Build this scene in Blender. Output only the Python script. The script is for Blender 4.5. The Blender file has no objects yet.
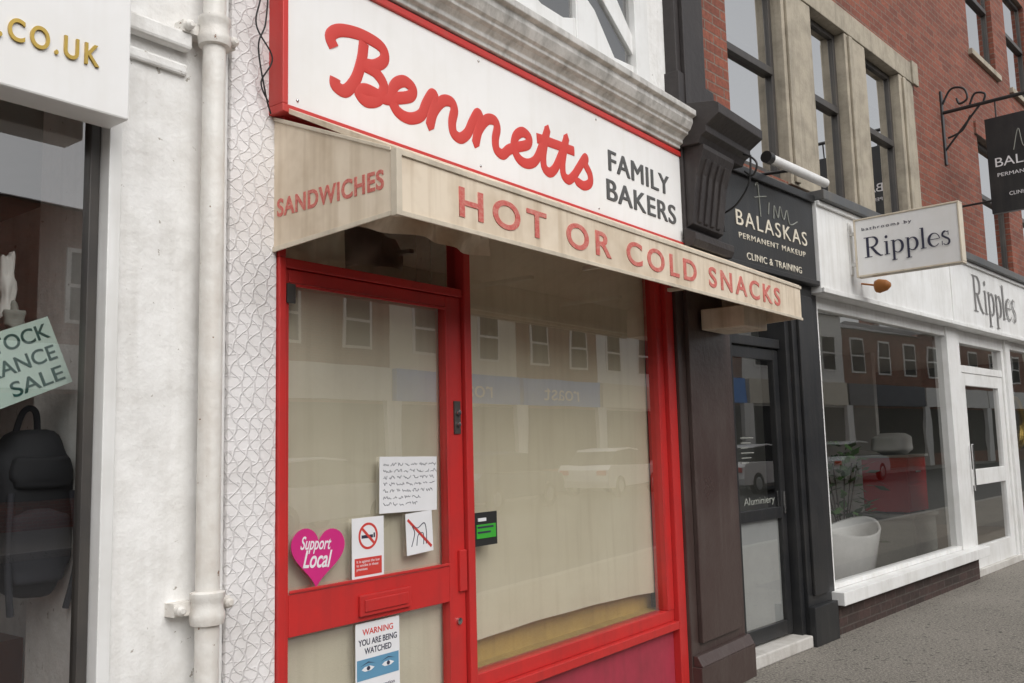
import bpy, bmesh, math, random
from mathutils import Vector, Matrix
random.seed(7)
sc=bpy.context.scene
col=sc.collection
# ------------------------------------------------------------------ materials
MATS={}
def nmat(name):
    m=bpy.data.materials.new(name);m.use_nodes=True
    nt=m.node_tree;nt.nodes.clear()
    o=nt.nodes.new('ShaderNodeOutputMaterial');b=nt.nodes.new('ShaderNodeBsdfPrincipled')
    nt.links.new(b.outputs[0],o.inputs[0]);MATS[name]=m
    return m,nt,b,o
def N(nt,t,**k):
    n=nt.nodes.new(t)
    for a,v in k.items():setattr(n,a,v)
    return n
def objcoord(nt,scale=(1,1,1)):
    tc=N(nt,'ShaderNodeTexCoord');mp=N(nt,'ShaderNodeMapping');mp.inputs['Scale'].default_value=scale
    nt.links.new(tc.outputs['Object'],mp.inputs[0]);return mp.outputs[0]
def noise(nt,vec,scale,detail=4,rough=.6):
    n=N(nt,'ShaderNodeTexNoise');n.inputs['Scale'].default_value=scale;n.inputs['Detail'].default_value=detail
    n.inputs['Roughness'].default_value=rough;nt.links.new(vec,n.inputs['Vector']);return n.outputs['Fac']
def ramp(nt,fac,stops):
    r=N(nt,'ShaderNodeValToRGB');e=r.color_ramp.elements
    while len(e)<len(stops):e.new(.5)
    for i,(p,c) in enumerate(stops):
        e[i].position=p;e[i].color=(c,c,c,1) if not isinstance(c,tuple) else (*c,1)
    nt.links.new(fac,r.inputs[0]);return r.outputs[0]
def mth(nt,op,a,b=None,c=None,clamp=False):
    m=N(nt,'ShaderNodeMath',operation=op,use_clamp=clamp)
    for i,v in enumerate((a,b,c)):
        if v is None:continue
        if isinstance(v,bpy.types.NodeSocket):nt.links.new(v,m.inputs[i])
        else:m.inputs[i].default_value=v
    return m.outputs[0]
def mixc(nt,fac,a,b,mode='MIX'):
    m=N(nt,'ShaderNodeMix',data_type='RGBA',blend_type=mode)
    for s,v in ((0,fac),(6,a),(7,b)):
        if isinstance(v,bpy.types.NodeSocket):nt.links.new(v,m.inputs[s])
        elif s==0:m.inputs[0].default_value=v
        else:m.inputs[s].default_value=(*v,1)
    return m.outputs[2]
def paint(name,c,rough=.5,dirt=(.2,.17,.13),damt=.35,dscale=3,streak=.3,bump=.1,bscale=60,var=.12,metal=0,spec=.5,chips=None):
    m,nt,b,o=nmat(name)
    v=objcoord(nt)
    n1=noise(nt,v,dscale,4,.65)
    f=ramp(nt,n1,[(.42,0.0),(.78,1.0)])
    vs=objcoord(nt,(14,14,.9));n2=noise(nt,vs,1.3,2,.6);f2=ramp(nt,n2,[(.5,0.0),(.8,1.0)])
    dark=tuple(x*(1-var) for x in c);lite=tuple(min(1,x*(1+var*.5)) for x in c)
    base=mixc(nt,noise(nt,v,dscale*.4,1),dark,lite)
    base=mixc(nt,mth(nt,'MULTIPLY',f,damt),base,dirt);base=mixc(nt,mth(nt,'MULTIPLY',f2,streak),base,dirt)
    if chips:
        n3=noise(nt,v,22,4,.7);f3=ramp(nt,n3,[(chips[1],0.0),(chips[1]+.02,1.0)]);base=mixc(nt,f3,base,chips[0])
    nt.links.new(base,b.inputs['Base Color'])
    b.inputs['Metallic'].default_value=metal
    rr=N(nt,'ShaderNodeMapRange');rr.inputs[3].default_value=max(.03,rough-.1);rr.inputs[4].default_value=min(1,rough+.15)
    nt.links.new(n1,rr.inputs[0]);nt.links.new(rr.outputs[0],b.inputs['Roughness'])
    b.inputs['Specular IOR Level'].default_value=spec
    if bump:
        bp=N(nt,'ShaderNodeBump');bp.inputs['Strength'].default_value=bump;bp.inputs['Distance'].default_value=.01
        nt.links.new(noise(nt,v,bscale,3,.6),bp.inputs['Height']);nt.links.new(bp.outputs[0],b.inputs['Normal'])
    return m
def plain(name,c,rough=.6,metal=0):
    m,nt,b,o=nmat(name);b.inputs['Roughness'].default_value=rough;b.inputs['Metallic'].default_value=metal
    v=objcoord(nt);r=mixc(nt,noise(nt,v,8,2),tuple(x*.88 for x in c),tuple(min(1,x*1.06) for x in c));nt.links.new(r,b.inputs['Base Color']);return m
def glass(name,tint=(1,1,1),base=.05,boost=.9,wob=.02):
    m,nt,b,o=nmat(name);nt.nodes.remove(b)
    lw=N(nt,'ShaderNodeLayerWeight');lw.inputs['Blend'].default_value=.5
    p=mth(nt,'POWER',lw.outputs['Facing'],3.5);fac=mth(nt,'MULTIPLY_ADD',p,boost,base,True)
    t=N(nt,'ShaderNodeBsdfTransparent');t.inputs[0].default_value=(*tint,1)
    g=N(nt,'ShaderNodeBsdfGlossy');g.inputs['Roughness'].default_value=0
    v=objcoord(nt);bp=N(nt,'ShaderNodeBump');bp.inputs['Strength'].default_value=wob;bp.inputs['Distance'].default_value=.02
    nt.links.new(noise(nt,v,2.2,1),bp.inputs['Height']);nt.links.new(bp.outputs[0],g.inputs['Normal'])
    mx=N(nt,'ShaderNodeMixShader');nt.links.new(fac,mx.inputs[0]);nt.links.new(t.outputs[0],mx.inputs[1]);nt.links.new(g.outputs[0],mx.inputs[2])
    nt.links.new(mx.outputs[0],o.inputs[0]);return m
def brick(name,c1,c2,mortar,ax='x'):
    m,nt,b,o=nmat(name)
    tc=N(nt,'ShaderNodeTexCoord');sp=N(nt,'ShaderNodeSeparateXYZ');cb=N(nt,'ShaderNodeCombineXYZ');nt.links.new(tc.outputs['Object'],sp.inputs[0])
    nt.links.new(mth(nt,'ADD',sp.outputs[0],sp.outputs[1]),cb.inputs[0]);nt.links.new(sp.outputs[2],cb.inputs[1])
    bt=N(nt,'ShaderNodeTexBrick');bt.inputs['Scale'].default_value=1;bt.inputs['Brick Width'].default_value=.225;bt.inputs['Row Height'].default_value=.075
    bt.inputs['Mortar Size'].default_value=.007;bt.inputs['Mortar Smooth'].default_value=.3;bt.inputs['Color1'].default_value=(*c1,1);bt.inputs['Color2'].default_value=(*c2,1);bt.inputs['Mortar'].default_value=(*mortar,1)
    nt.links.new(cb.outputs[0],bt.inputs['Vector'])
    v=objcoord(nt);f=ramp(nt,noise(nt,v,1.7,4,.7),[(.35,0.0),(.8,1.0)])
    c=mixc(nt,mth(nt,'MULTIPLY',f,.5),bt.outputs['Color'],(.09,.045,.035))
    f2=ramp(nt,noise(nt,v,30,3,.7),[(.3,.65),(.7,1.2)])
    c=mixc(nt,1.0,c,f2,'MULTIPLY')
    nt.links.new(c,b.inputs['Base Color']);b.inputs['Roughness'].default_value=.85
    bp=N(nt,'ShaderNodeBump');bp.inputs['Strength'].default_value=.6;bp.inputs['Distance'].default_value=.006;bp.invert=True
    nt.links.new(bt.outputs['Fac'],bp.inputs['Height']);nt.links.new(bp.outputs[0],b.inputs['Normal']);return m

paint('red_paint',(.56,.030,.028),.34,dirt=(.20,.03,.03),damt=.3,dscale=5,streak=.25,bump=.07,bscale=30,chips=((.35,.14,.11),.75))
paint('crimson_panel',(.40,.04,.07),.45,dirt=(.12,.03,.03),damt=.5,streak=.25,bump=.05)
paint('white_render',(.86,.855,.84),.8,dirt=(.36,.33,.28),damt=.38,dscale=6,streak=.22,bump=.55,bscale=20,chips=((.40,.37,.33),.66))
paint('white_gloss',(.83,.83,.82),.35,dirt=(.4,.38,.33),damt=.32,streak=.28,bump=.05)
paint('sign_white',(.86,.855,.85),.35,dirt=(.6,.57,.5),damt=.28,streak=.12,bump=.02,dscale=2)
paint('sign_red',(.58,.035,.03),.4,damt=.2,streak=.15,bump=0)
paint('letter_red',(.60,.05,.04),.5,damt=.12,streak=0,bump=0,var=.08)
paint('letter_grey',(.09,.09,.09),.4,damt=.1,streak=0,bump=0)
paint('awning_vinyl',(.78,.67,.53),.45,dirt=(.36,.25,.14),damt=.55,dscale=3.5,streak=.55,bump=.15,bscale=7)
paint('awning_trim',(.68,.60,.48),.35,damt=.45,streak=.3,bump=.05)
paint('faded_red',(.58,.11,.09),.5,dirt=(.70,.42,.34),damt=.6,dscale=7,streak=.5,bump=0)
paint('pipe_paint',(.80,.78,.74),.4,dirt=(.3,.2,.12),damt=.35,dscale=7,streak=.25,bump=.3,bscale=30,chips=((.2,.1,.05),.67))
paint('stone_cornice',(.62,.605,.58),.7,dirt=(.12,.115,.10),damt=.6,dscale=6,streak=.5,bump=.35,bscale=30)
paint('brown_paint',(.060,.038,.034),.3,dirt=(.11,.09,.08),damt=.4,streak=.4,bump=.2,bscale=25)
paint('black_paint',(.018,.019,.021),.35,dirt=(.06,.055,.05),damt=.35,streak=.35,bump=.1)
paint('dark_stone',(.030,.025,.025),.5,dirt=(.08,.07,.065),damt=.4,streak=.3,bump=.35,bscale=20)
paint('sandstone',(.42,.37,.29),.8,dirt=(.14,.125,.10),damt=.6,dscale=5,streak=.5,bump=.35,bscale=40)
paint('lead',(.10,.105,.11),.5,damt=.3,streak=.4,bump=.2,bscale=10)
paint('frame_grey',(.05,.046,.044),.4,damt=.2,streak=.2,bump=0)
paint('concrete_step',(.60,.58,.55),.7,damt=.5,bump=.2)
paint('yellow_wood',(.62,.43,.13),.5,dirt=(.28,.17,.07),damt=.5,bump=.1)
paint('blind',(.86,.79,.62),.8,dirt=(.58,.49,.34),damt=.35,dscale=1.2,streak=.3,bump=.25,bscale=2.5)
paint('blind_door',(.84,.78,.63),.8,dirt=(.54,.47,.34),damt=.35,dscale=1.5,streak=.3,bump=.2,bscale=3)
plain('paper',(.80,.80,.82));plain('ink',(.03,.03,.06));plain('pink',(.62,.03,.21),.35);plain('sticker_red',(.6,.05,.04));plain('sticker_blue',(.12,.30,.46))
plain('sale_card',(.62,.78,.71));plain('sale_ink',(.02,.10,.09));plain('gold',(.55,.38,.10),.3,1);plain('dark_cloth',(.014,.015,.019),.8);plain('grey_cloth',(.03,.031,.04),.85)
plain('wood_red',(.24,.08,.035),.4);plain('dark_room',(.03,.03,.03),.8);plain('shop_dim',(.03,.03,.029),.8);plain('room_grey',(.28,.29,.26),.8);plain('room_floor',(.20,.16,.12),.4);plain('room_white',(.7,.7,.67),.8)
plain('porcelain',(.75,.75,.75),.12);plain('red_lacquer',(.45,.03,.03),.25);plain('green_leaf',(.07,.16,.04),.5);plain('terracotta',(.25,.1,.05))
plain('chrome',(.6,.6,.6),.2,1);plain('rubber',(.015,.015,.015),.7);plain('car_silver',(.55,.56,.58),.25,.1);plain('car_dark',(.03,.04,.07),.25,.3);plain('car_white',(.85,.85,.85),.3)
plain('blue_fascia',(.01,.25,.80),.4);plain('opp_white',(.84,.83,.80));plain('opp_cream',(.76,.70,.58));plain('roof_slate',(.14,.14,.15),.7)
plain('green_plastic',(.05,.40,.04),.4);plain('ochre',(.45,.17,.04));plain('ripples_grey',(.20,.19,.185),.4);plain('frost',(.45,.46,.46),.9)
plain('bark',(.08,.06,.045),.9)
glass('shop_glass',(.97,.975,.96),.29,.7);glass('upper_glass',(.55,.58,.56),.88,.3,.04)
brick('brick_red',(.30,.092,.055),(.19,.056,.036),(.22,.165,.13))
brick('brick_dark',(.06,.036,.032),(.035,.025,.022),(.08,.07,.06))
brick('brick_opp',(.36,.14,.09),(.26,.11,.07),(.34,.30,.25))
def embossed():
    m,nt,b,o=nmat('embossed_render')
    tc=N(nt,'ShaderNodeTexCoord');sp=N(nt,'ShaderNodeSeparateXYZ');nt.links.new(tc.outputs['Object'],sp.inputs[0])
    ob=objcoord(nt)
    X=mth(nt,'MULTIPLY_ADD',noise(nt,ob,7,2),.03,mth(nt,'ADD',sp.outputs[0],sp.outputs[1]))
    Z=mth(nt,'MULTIPLY_ADD',noise(nt,ob,9,2),.03,sp.outputs[2])
    def ln(a,c,wv,w=.11):
        t=mth(nt,'MULTIPLY_ADD',X,a,mth(nt,'MULTIPLY',Z,c))
        t=mth(nt,'MULTIPLY_ADD',mth(nt,'SINE',mth(nt,'MULTIPLY',Z,wv)),.18,t)
        fr=mth(nt,'FRACT',t);d=mth(nt,'ABSOLUTE',mth(nt,'SUBTRACT',fr,.5))
        return ramp(nt,d,[(0.0,1.0),(w,0.0)])
    l=mth(nt,'MAXIMUM',ln(19,14,70),ln(19,-14,70))
    l=mth(nt,'MAXIMUM',l,mth(nt,'MULTIPLY',ln(0.0,28,0,.10),.5))
    n=noise(nt,ob,70,3)
    h=mth(nt,'MULTIPLY_ADD',n,.5,l)
    bp=N(nt,'ShaderNodeBump');bp.inputs['Strength'].default_value=.65;bp.inputs['Distance'].default_value=.0045;nt.links.new(h,bp.inputs['Height']);nt.links.new(bp.outputs[0],b.inputs['Normal'])
    c=mixc(nt,ramp(nt,noise(nt,ob,3.5,4,.7),[(.4,0.0),(.85,1.0)]),(.83,.81,.81),(.60,.57,.55))
    c=mixc(nt,mth(nt,'MULTIPLY',l,.26),c,(.44,.42,.43))
    nt.links.new(c,b.inputs['Base Color']);b.inputs['Roughness'].default_value=.75
embossed()
def ground_mat(name,c,spk,scale=1):
    m,nt,b,o=nmat(name);v=objcoord(nt)
    c1=mixc(nt,ramp(nt,noise(nt,v,.9*scale,4,.7),[(.3,0.0),(.75,1.0)]),tuple(x*.75 for x in c),tuple(x*1.2 for x in c))
    c2=mixc(nt,ramp(nt,noise(nt,v,60,3,.8),[(.45,0.0),(.62,1.0)]),c1,spk)
    c3=mixc(nt,ramp(nt,noise(nt,v,34,2,.5),[(.62,0.0),(.68,1.0)]),c2,tuple(x*.4 for x in c))
    nt.links.new(c3,b.inputs['Base Color']);b.inputs['Roughness'].default_value=.85
    bp=N(nt,'ShaderNodeBump');bp.inputs['Strength'].default_value=.8;bp.inputs['Distance'].default_value=.008;nt.links.new(noise(nt,v,70,3),bp.inputs['Height']);nt.links.new(bp.outputs[0],b.inputs['Normal'])
ground_mat('tarmac_pavement',(.17,.155,.135),(.31,.285,.245));ground_mat('tarmac_patch',(.11,.10,.09),(.20,.185,.165));ground_mat('asphalt',(.05,.05,.052),(.08,.08,.08));ground_mat('far_ground',(.09,.10,.06),(.1,.1,.08));ground_mat('kerb_stone',(.28,.27,.25),(.3,.3,.28))
plain('road_line',(.7,.7,.68))

# ------------------------------------------------------------------ geometry helpers
def empty(name,loc=(0,0,0),rz=0,parent=None):
    e=bpy.data.objects.new(name,None);col.objects.link(e);e.location=loc;e.rotation_euler=(0,0,rz);e.empty_display_size=.1
    if parent:e.parent=parent
    return e
class MB:
    def __init__(s):s.v=[];s.f=[];s.m=[];s.mats=[]
    def mi(s,m):
        if m not in s.mats:s.mats.append(m)
        return s.mats.index(m)
    def box(s,x0,x1,y0,y1,z0,z1,m):
        b=len(s.v);s.v+=[(x0,y0,z0),(x1,y0,z0),(x1,y1,z0),(x0,y1,z0),(x0,y0,z1),(x1,y0,z1),(x1,y1,z1),(x0,y1,z1)]
        for f in ((0,3,2,1),(4,5,6,7),(0,1,5,4),(1,2,6,5),(2,3,7,6),(3,0,4,7)):s.f.append(tuple(b+i for i in f));s.m.append(s.mi(m))
    def poly(s,pts,m):
        b=len(s.v);s.v+=[tuple(p) for p in pts];s.f.append(tuple(range(b,b+len(pts))));s.m.append(s.mi(m))
    def _ext(s,A,B,m):
        b=len(s.v);n=len(A);s.v+=A+B
        s.f.append(tuple(b+i for i in range(n)));s.m.append(s.mi(m));s.f.append(tuple(b+n+i for i in reversed(range(n))));s.m.append(s.mi(m))
        for i in range(n):
            j=(i+1)%n;s.f.append((b+j,b+i,b+n+i,b+n+j));s.m.append(s.mi(m))
    def prof(s,pts,x0,x1,m):s._ext([(x0,y,z) for y,z in pts],[(x1,y,z) for y,z in pts],m)
    def profy(s,pts,y0,y1,m):s._ext([(x,y0,z) for x,z in pts],[(x,y1,z) for x,z in pts],m)
    def tube(s,p0,p1,r,m,seg=16):
        p0=Vector(p0);p1=Vector(p1);d=(p1-p0).normalized();a=d.orthogonal().normalized();c=d.cross(a);b=len(s.v)
        for p in (p0,p1):
            for i in range(seg):
                t=2*math.pi*i/seg;s.v.append(tuple(p+r*(a*math.cos(t)+c*math.sin(t))))
        for i in range(seg):
            j=(i+1)%seg;s.f.append((b+i,b+j,b+seg+j,b+seg+i));s.m.append(s.mi(m))
        s.f.append(tuple(b+i for i in reversed(range(seg))));s.m.append(s.mi(m));s.f.append(tuple(b+seg+i for i in range(seg)));s.m.append(s.mi(m))
    def lathe(s,prof,c,m,seg=20,ax='z'):
        b=len(s.v);n=len(prof)
        for r,z in prof:
            for i in range(seg):
                t=2*math.pi*i/seg;x,y=r*math.cos(t),r*math.sin(t)
                s.v.append((c[0]+x,c[1]+y,c[2]+z) if ax=='z' else (c[0]+x,c[1]+z,c[2]+y))
        for k in range(n-1):
            for i in range(seg):
                j=(i+1)%seg;s.f.append((b+k*seg+i,b+k*seg+j,b+(k+1)*seg+j,b+(k+1)*seg+i));s.m.append(s.mi(m))
    def wall(s,x0,x1,z0,z1,y,openings,m,depth=.12,rm=None):
        xs=sorted({x0,x1,*[o[0] for o in openings],*[o[1] for o in openings]});zs=sorted({z0,z1,*[o[2] for o in openings],*[o[3] for o in openings]})
        for i in range(len(xs)-1):
            for k in range(len(zs)-1):
                cx=(xs[i]+xs[i+1])/2;cz=(zs[k]+zs[k+1])/2
                if any(o[0]<cx<o[1] and o[2]<cz<o[3] for o in openings):continue
                s.poly([(xs[i],y,zs[k]),(xs[i+1],y,zs[k]),(xs[i+1],y,zs[k+1]),(xs[i],y,zs[k+1])],m)
        for a,b_,c,d in openings:
            r=rm or m;e=y+depth
            s.poly([(a,y,c),(a,y,d),(a,e,d),(a,e,c)],r);s.poly([(b_,y,d),(b_,y,c),(b_,e,c),(b_,e,d)],r)
            s.poly([(a,y,c),(a,e,c),(b_,e,c),(b_,y,c)],r);s.poly([(a,y,d),(b_,y,d),(b_,e,d),(a,e,d)],r)
    def build(s,name,parent=None,bevel=0,smooth=False,recalc=True):
        me=bpy.data.meshes.new(name);me.from_pydata(s.v,[],s.f)
        for m in s.mats:me.materials.append(MATS[m])
        for p,i in zip(me.polygons,s.m):p.material_index=i;p.use_smooth=smooth
        if recalc:
            bm=bmesh.new();bm.from_mesh(me);bmesh.ops.recalc_face_normals(bm,faces=bm.faces);bm.to_mesh(me);bm.free()
        me.update();ob=bpy.data.objects.new(name,me);col.objects.link(ob)
        if parent:ob.parent=parent
        if bevel:
            md=ob.modifiers.new('bevel','BEVEL');md.width=bevel;md.segments=2;md.limit_method='ANGLE';md.angle_limit=math.radians(40)
        return ob
def text(name,s,loc,size,m,parent=None,width=None,rot=(math.pi/2,0,0),extrude=.003,offset=0,align='LEFT',shear=0,spacing=1,height=None):
    c=bpy.data.curves.new(name,'FONT');c.body=s;c.size=1;c.extrude=extrude;c.offset=0;c.align_x=align;c.shear=shear;c.space_character=spacing
    ob=bpy.data.objects.new(name,c);col.objects.link(ob);ob.data.materials.append(MATS[m])
    bpy.context.view_layer.update()
    w=max(ob.dimensions.x,1e-3);h=.7
    sx=(width/w) if width else size
    sy=(height/h) if height else (size if not width else sx)
    c.extrude=extrude;c.offset=offset/max(sx,.001)
    ob.scale=(sx,sy,1);ob.location=loc;ob.rotation_euler=rot
    if parent:ob.parent=parent
    return ob
def catmull(P,n=8):
    out=[]
    for i in range(len(P)-1):
        p0=Vector(P[max(i-1,0)]);p1=Vector(P[i]);p2=Vector(P[i+1]);p3=Vector(P[min(i+2,len(P)-1)])
        for k in range(n):
            t=k/n;out.append(.5*((2*p1)+(p2-p0)*t+(2*p0-5*p1+4*p2-p3)*t*t+(3*p1-p0-3*p2+p3)*t**3))
    out.append(Vector(P[-1]));return out
def curve(name,strokes,r,m,parent=None,res=3,loc=(0,0,0),rot=(0,0,0),scale=(1,1,1),smooth=True):
    c=bpy.data.curves.new(name,'CURVE');c.dimensions='3D';c.bevel_depth=r;c.bevel_resolution=res;c.use_fill_caps=True
    for P in strokes:
        Q=catmull([tuple(p) for p in P]) if smooth else [Vector(p) for p in P]
        sp=c.splines.new('POLY');sp.points.add(len(Q)-1)
        for i,q in enumerate(Q):sp.points[i].co=(*q,1)
    ob=bpy.data.objects.new(name,c);col.objects.link(ob);c.materials.append(MATS[m]);ob.location=loc;ob.rotation_euler=rot;ob.scale=scale
    if parent:ob.parent=parent
    return ob

# ------------------------------------------------------------------ ground
BEND=math.radians(5.43);BX=5.87
t2=Vector((math.cos(BEND),-math.sin(BEND),0));n2=Vector((-math.sin(BEND),-math.cos(BEND),0));O2=Vector((BX,0,0))
def off_line(d):
    return [Vector((-60,-d,0)),Vector((BX-d*math.tan(BEND/2),-d,0)),O2+n2*d+t2*110]
def strip(d0,d1,z,m,name,thick=0,parent=None):
    a=off_line(d0);b=off_line(d1);mb=MB()
    for i in range(2):
        q=[b[i],b[i+1],a[i+1],a[i]]
        mb.poly([(p.x,p.y,z) for p in q],m)
        if thick:
            for e in (a,b):
                mb.poly([(e[i].x,e[i].y,z-thick),(e[i+1].x,e[i+1].y,z-thick),(e[i+1].x,e[i+1].y,z),(e[i].x,e[i].y,z)],m)
    return mb.build(name,parent)
mb=MB();mb.poly([(-400,-400,-.06),(400,-400,-.06),(400,400,-.06),(-400,400,-.06)],'far_ground');mb.build('ground')
G=.10
strip(-1.5,3.3,G,'tarmac_pavement','pavement',.15)
strip(3.3,3.43,G,'kerb_stone','kerb',.15)
strip(3.43,12.6,-.03,'asphalt','road')
strip(12.6,12.73,G,'kerb_stone','kerb',.15)
strip(12.73,30,G,'tarmac_pavement','pavement',.15)
rl=empty('road_markings')
strip(3.75,3.85,-.026,'road_line','yellow_edge_line',0,rl)
mb=MB()
for i in range(6):
    x=-30+i*6;mb.box(x,x+2.5,-8.05,-7.95,-.029,-.024,'road_line')
mb.build('centre_dashes',rl)
pt=empty('pavement_patch',(BX,0,0),-BEND);mb=MB();mb.poly([(3.1,-1.5,G+.004),(12.4,-1.55,G+.004),(12.5,-1.15,G+.004),(3.0,-1.05,G+.004)],'tarmac_patch');mb.build('patch',pt)

# ------------------------------------------------------------------ bakery shop
bak=empty('bakery_shop')
mb=MB()
mb.box(1.43,1.826,.0,.5,G,7.5,'white_render')
mb.box(1.42,1.655,-.02,0,2.84,2.88,'white_render');mb.box(1.42,1.655,-.045,0,2.92,2.98,'white_render')
mb.build('painted_pier',bak,.012)
mb=MB();mb.box(1.828,2.023,-.012,.5,G,7.5,'embossed_render');mb.build('embossed_wall',bak,.004)
mb=MB();mb.box(2.025,5.1,.0,.4,2.86,7.4,'white_render');mb.box(2.025,5.87,.42,6,G,7.3,'white_render');mb.box(1.0,5.87,.5,6.1,7.5,7.7,'roof_slate');mb.build('upper_wall',bak)
mb=MB()
R='red_paint'
mb.box(2.025,2.056,-.026,.06,G,2.292,R)
mb.box(2.056,3.018,-.024,.06,2.256,2.292,R)
mb.box(2.025,3.018,-.05,.05,2.78,2.85,R)
mb.box(2.025,2.056,-.024,.05,2.292,2.78,R)
mb.box(3.018,3.062,-.035,.07,G,2.84,R)
mb.box(3.064,4.86,-.018,.06,.575,.640,R)
mb.box(3.064,4.86,-.05,.06,.53,.575,R)
mb.box(3.064,4.86,-.018,.06,2.76,2.85,R)
mb.box(4.785,4.86,-.022,.06,.640,2.76,R)
mb.box(4.862,4.955,-.05,.07,G,2.85,R)
mb.box(3.064,3.074,-.01,.04,.640,2.76,R)
mb.build('shopfront_frame',bak,.004)
mb=MB()
mb.box(2.060,2.078,-.012,.03,.15,2.253,R);mb.box(2.915,3.013,-.015,.03,.15,2.253,R);mb.box(2.078,2.915,-.0135,.03,2.205,2.253,R)
mb.box(2.078,2.915,-.0135,.03,.965,1.11,R);mb.box(2.078,2.915,-.0135,.03,.15,.34,R)
mb.box(2.40,2.67,-.028,-.0135,.985,1.062,R);mb.box(2.42,2.65,-.034,-.028,1.0,1.045,R)
mb.box(2.965,3.01,-.03,-.015,1.0,1.17,R)
for z in (1.118,2.197):mb.box(2.078,2.915,-.02,-.0136,z-.006,z+.006,R)
mb.box(2.908,2.916,-.02,-.014,1.125,2.19,R)
mb.build('shop_door',bak,.004)
mb=MB();mb.box(2.955,2.995,-.022,-.015,1.66,1.80,'frame_grey');mb.lathe([(.012,0),(.012,-.012),(.0,-.013)],(2.975,-.022,1.75),'chrome',12,'y');mb.lathe([(.01,0),(.01,-.012),(.0,-.013)],(2.975,-.022,1.70),'chrome',12,'y');mb.box(2.062,2.10,-.022,-.014,2.13,2.20,'frame_grey')
mb.lathe([(.014,0),(.014,-.01),(.0,-.011)],(2.965,-.015,.88),'chrome',12,'y')
mb.build('door_lock',bak)
mb=MB();mb.box(3.064,4.86,-.008,.05,G,.53,'crimson_panel')
mb.build('stall_riser',bak,.003)
mb=MB()
mb.poly([(2.078,.01,1.11),(2.915,.01,1.11),(2.915,.01,2.205),(2.078,.01,2.205)],'shop_glass')
mb.poly([(2.078,.01,.34),(2.915,.01,.34),(2.915,.01,.965),(2.078,.01,.965)],'shop_glass')
mb.poly([(3.074,.01,.640),(4.785,.01,.640),(4.785,.01,2.76),(3.074,.01,2.76)],'shop_glass')
mb.poly([(2.056,.015,2.292),(3.02,.015,2.292),(3.02,.015,2.78),(2.056,.015,2.78)],'shop_glass')
mb.build('window_glass',bak,recalc=False)
def sheet(name,x0,x1,z0f,z1,y,m,parent,amp=.006,nx=40,nz=24):
    mb=MB();n=0
    for k in range(nz+1):
        for i in range(nx+1):
            u=i/nx;w=k/nz;zz0=z0f(u) if callable(z0f) else z0f
            mb.v.append((x0+(x1-x0)*u,y+amp*math.sin(u*9+w*2)+amp*.6*math.sin(u*23-w*5),zz0+(z1-zz0)*w))
    for k in range(nz):
        for i in range(nx):
            a=k*(nx+1)+i;mb.f.append((a,a+1,a+nx+2,a+nx+1));mb.m.append(mb.mi(m))
    return mb.build(name,parent,smooth=True,recalc=False)
sheet('window_blind',3.066,4.80,lambda u:.745+.025*math.sin(u*3.1)-.01*u,2.76,.07,'blind',bak)
mb=MB();mb.box(3.066,4.86,.062,.13,.58,.640,'yellow_wood');mb.box(3.066,4.86,.13,.15,.58,.80,'yellow_wood');mb.box(3.066,4.86,.2,.21,.6,2.8,'room_grey');mb.build('window_bed',bak)
sheet('door_blind',2.04,3.02,.16,2.25,.045,'blind_door',bak,.003)
sheet('transom_curtain',2.04,2.40,2.30,2.79,.05,'blind_door',bak,.02)
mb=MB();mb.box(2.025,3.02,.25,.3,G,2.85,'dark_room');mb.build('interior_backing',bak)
mb=MB()
prof=[(0.0,3.425),(-.10,3.425),(-.10,3.445),(-.12,3.455),(-.12,3.475),(-.14,3.495),(-.16,3.505),(-.16,3.52),(-.175,3.53),(-.195,3.57),(-.195,3.60),(-.22,3.61),(-.22,3.645),(-.20,3.655),(0,3.68)]
mb.prof(prof,1.95,5.06,'stone_cornice')
mb.build('cornice',bak,.004)
mb=MB();WG='white_gloss'
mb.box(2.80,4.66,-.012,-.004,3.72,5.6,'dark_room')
mb.box(2.68,2.81,-.07,-.0,3.70,5.7,WG);mb.box(4.60,4.76,-.07,0,3.70,5.7,WG);mb.box(2.81,4.60,-.05,0,3.69,3.77,WG)
mb.box(3.36,3.43,-.055,-.012,3.77,5.6,WG);mb.box(3.98,4.06,-.055,-.012,3.77,5.6,WG);mb.box(2.81,4.60,-.052,-.012,4.28,4.34,WG)
mb.profy([(4.06,3.77),(4.60,3.77),(4.60,3.83),(4.38,3.81),(4.18,4.02),(4.06,4.08)],-.05,-.012,WG)
mb.profy([(4.24,4.14),(4.60,3.90),(4.60,4.02),(4.34,4.28),(4.24,4.28)],-.048,-.012,WG)
mb.profy([(3.43,3.77),(3.98,3.77),(3.98,3.90),(3.86,3.86),(3.66,3.86),(3.43,3.94)],-.049,-.012,WG)
mb.build('first_floor_window',bak,.004)
mb=MB();mb.poly([(2.81,-.03,3.77),(4.60,-.03,3.77),(4.60,-.03,5.6),(2.81,-.03,5.6)],'shop_glass');mb.build('first_floor_glass',bak,recalc=False)
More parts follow.
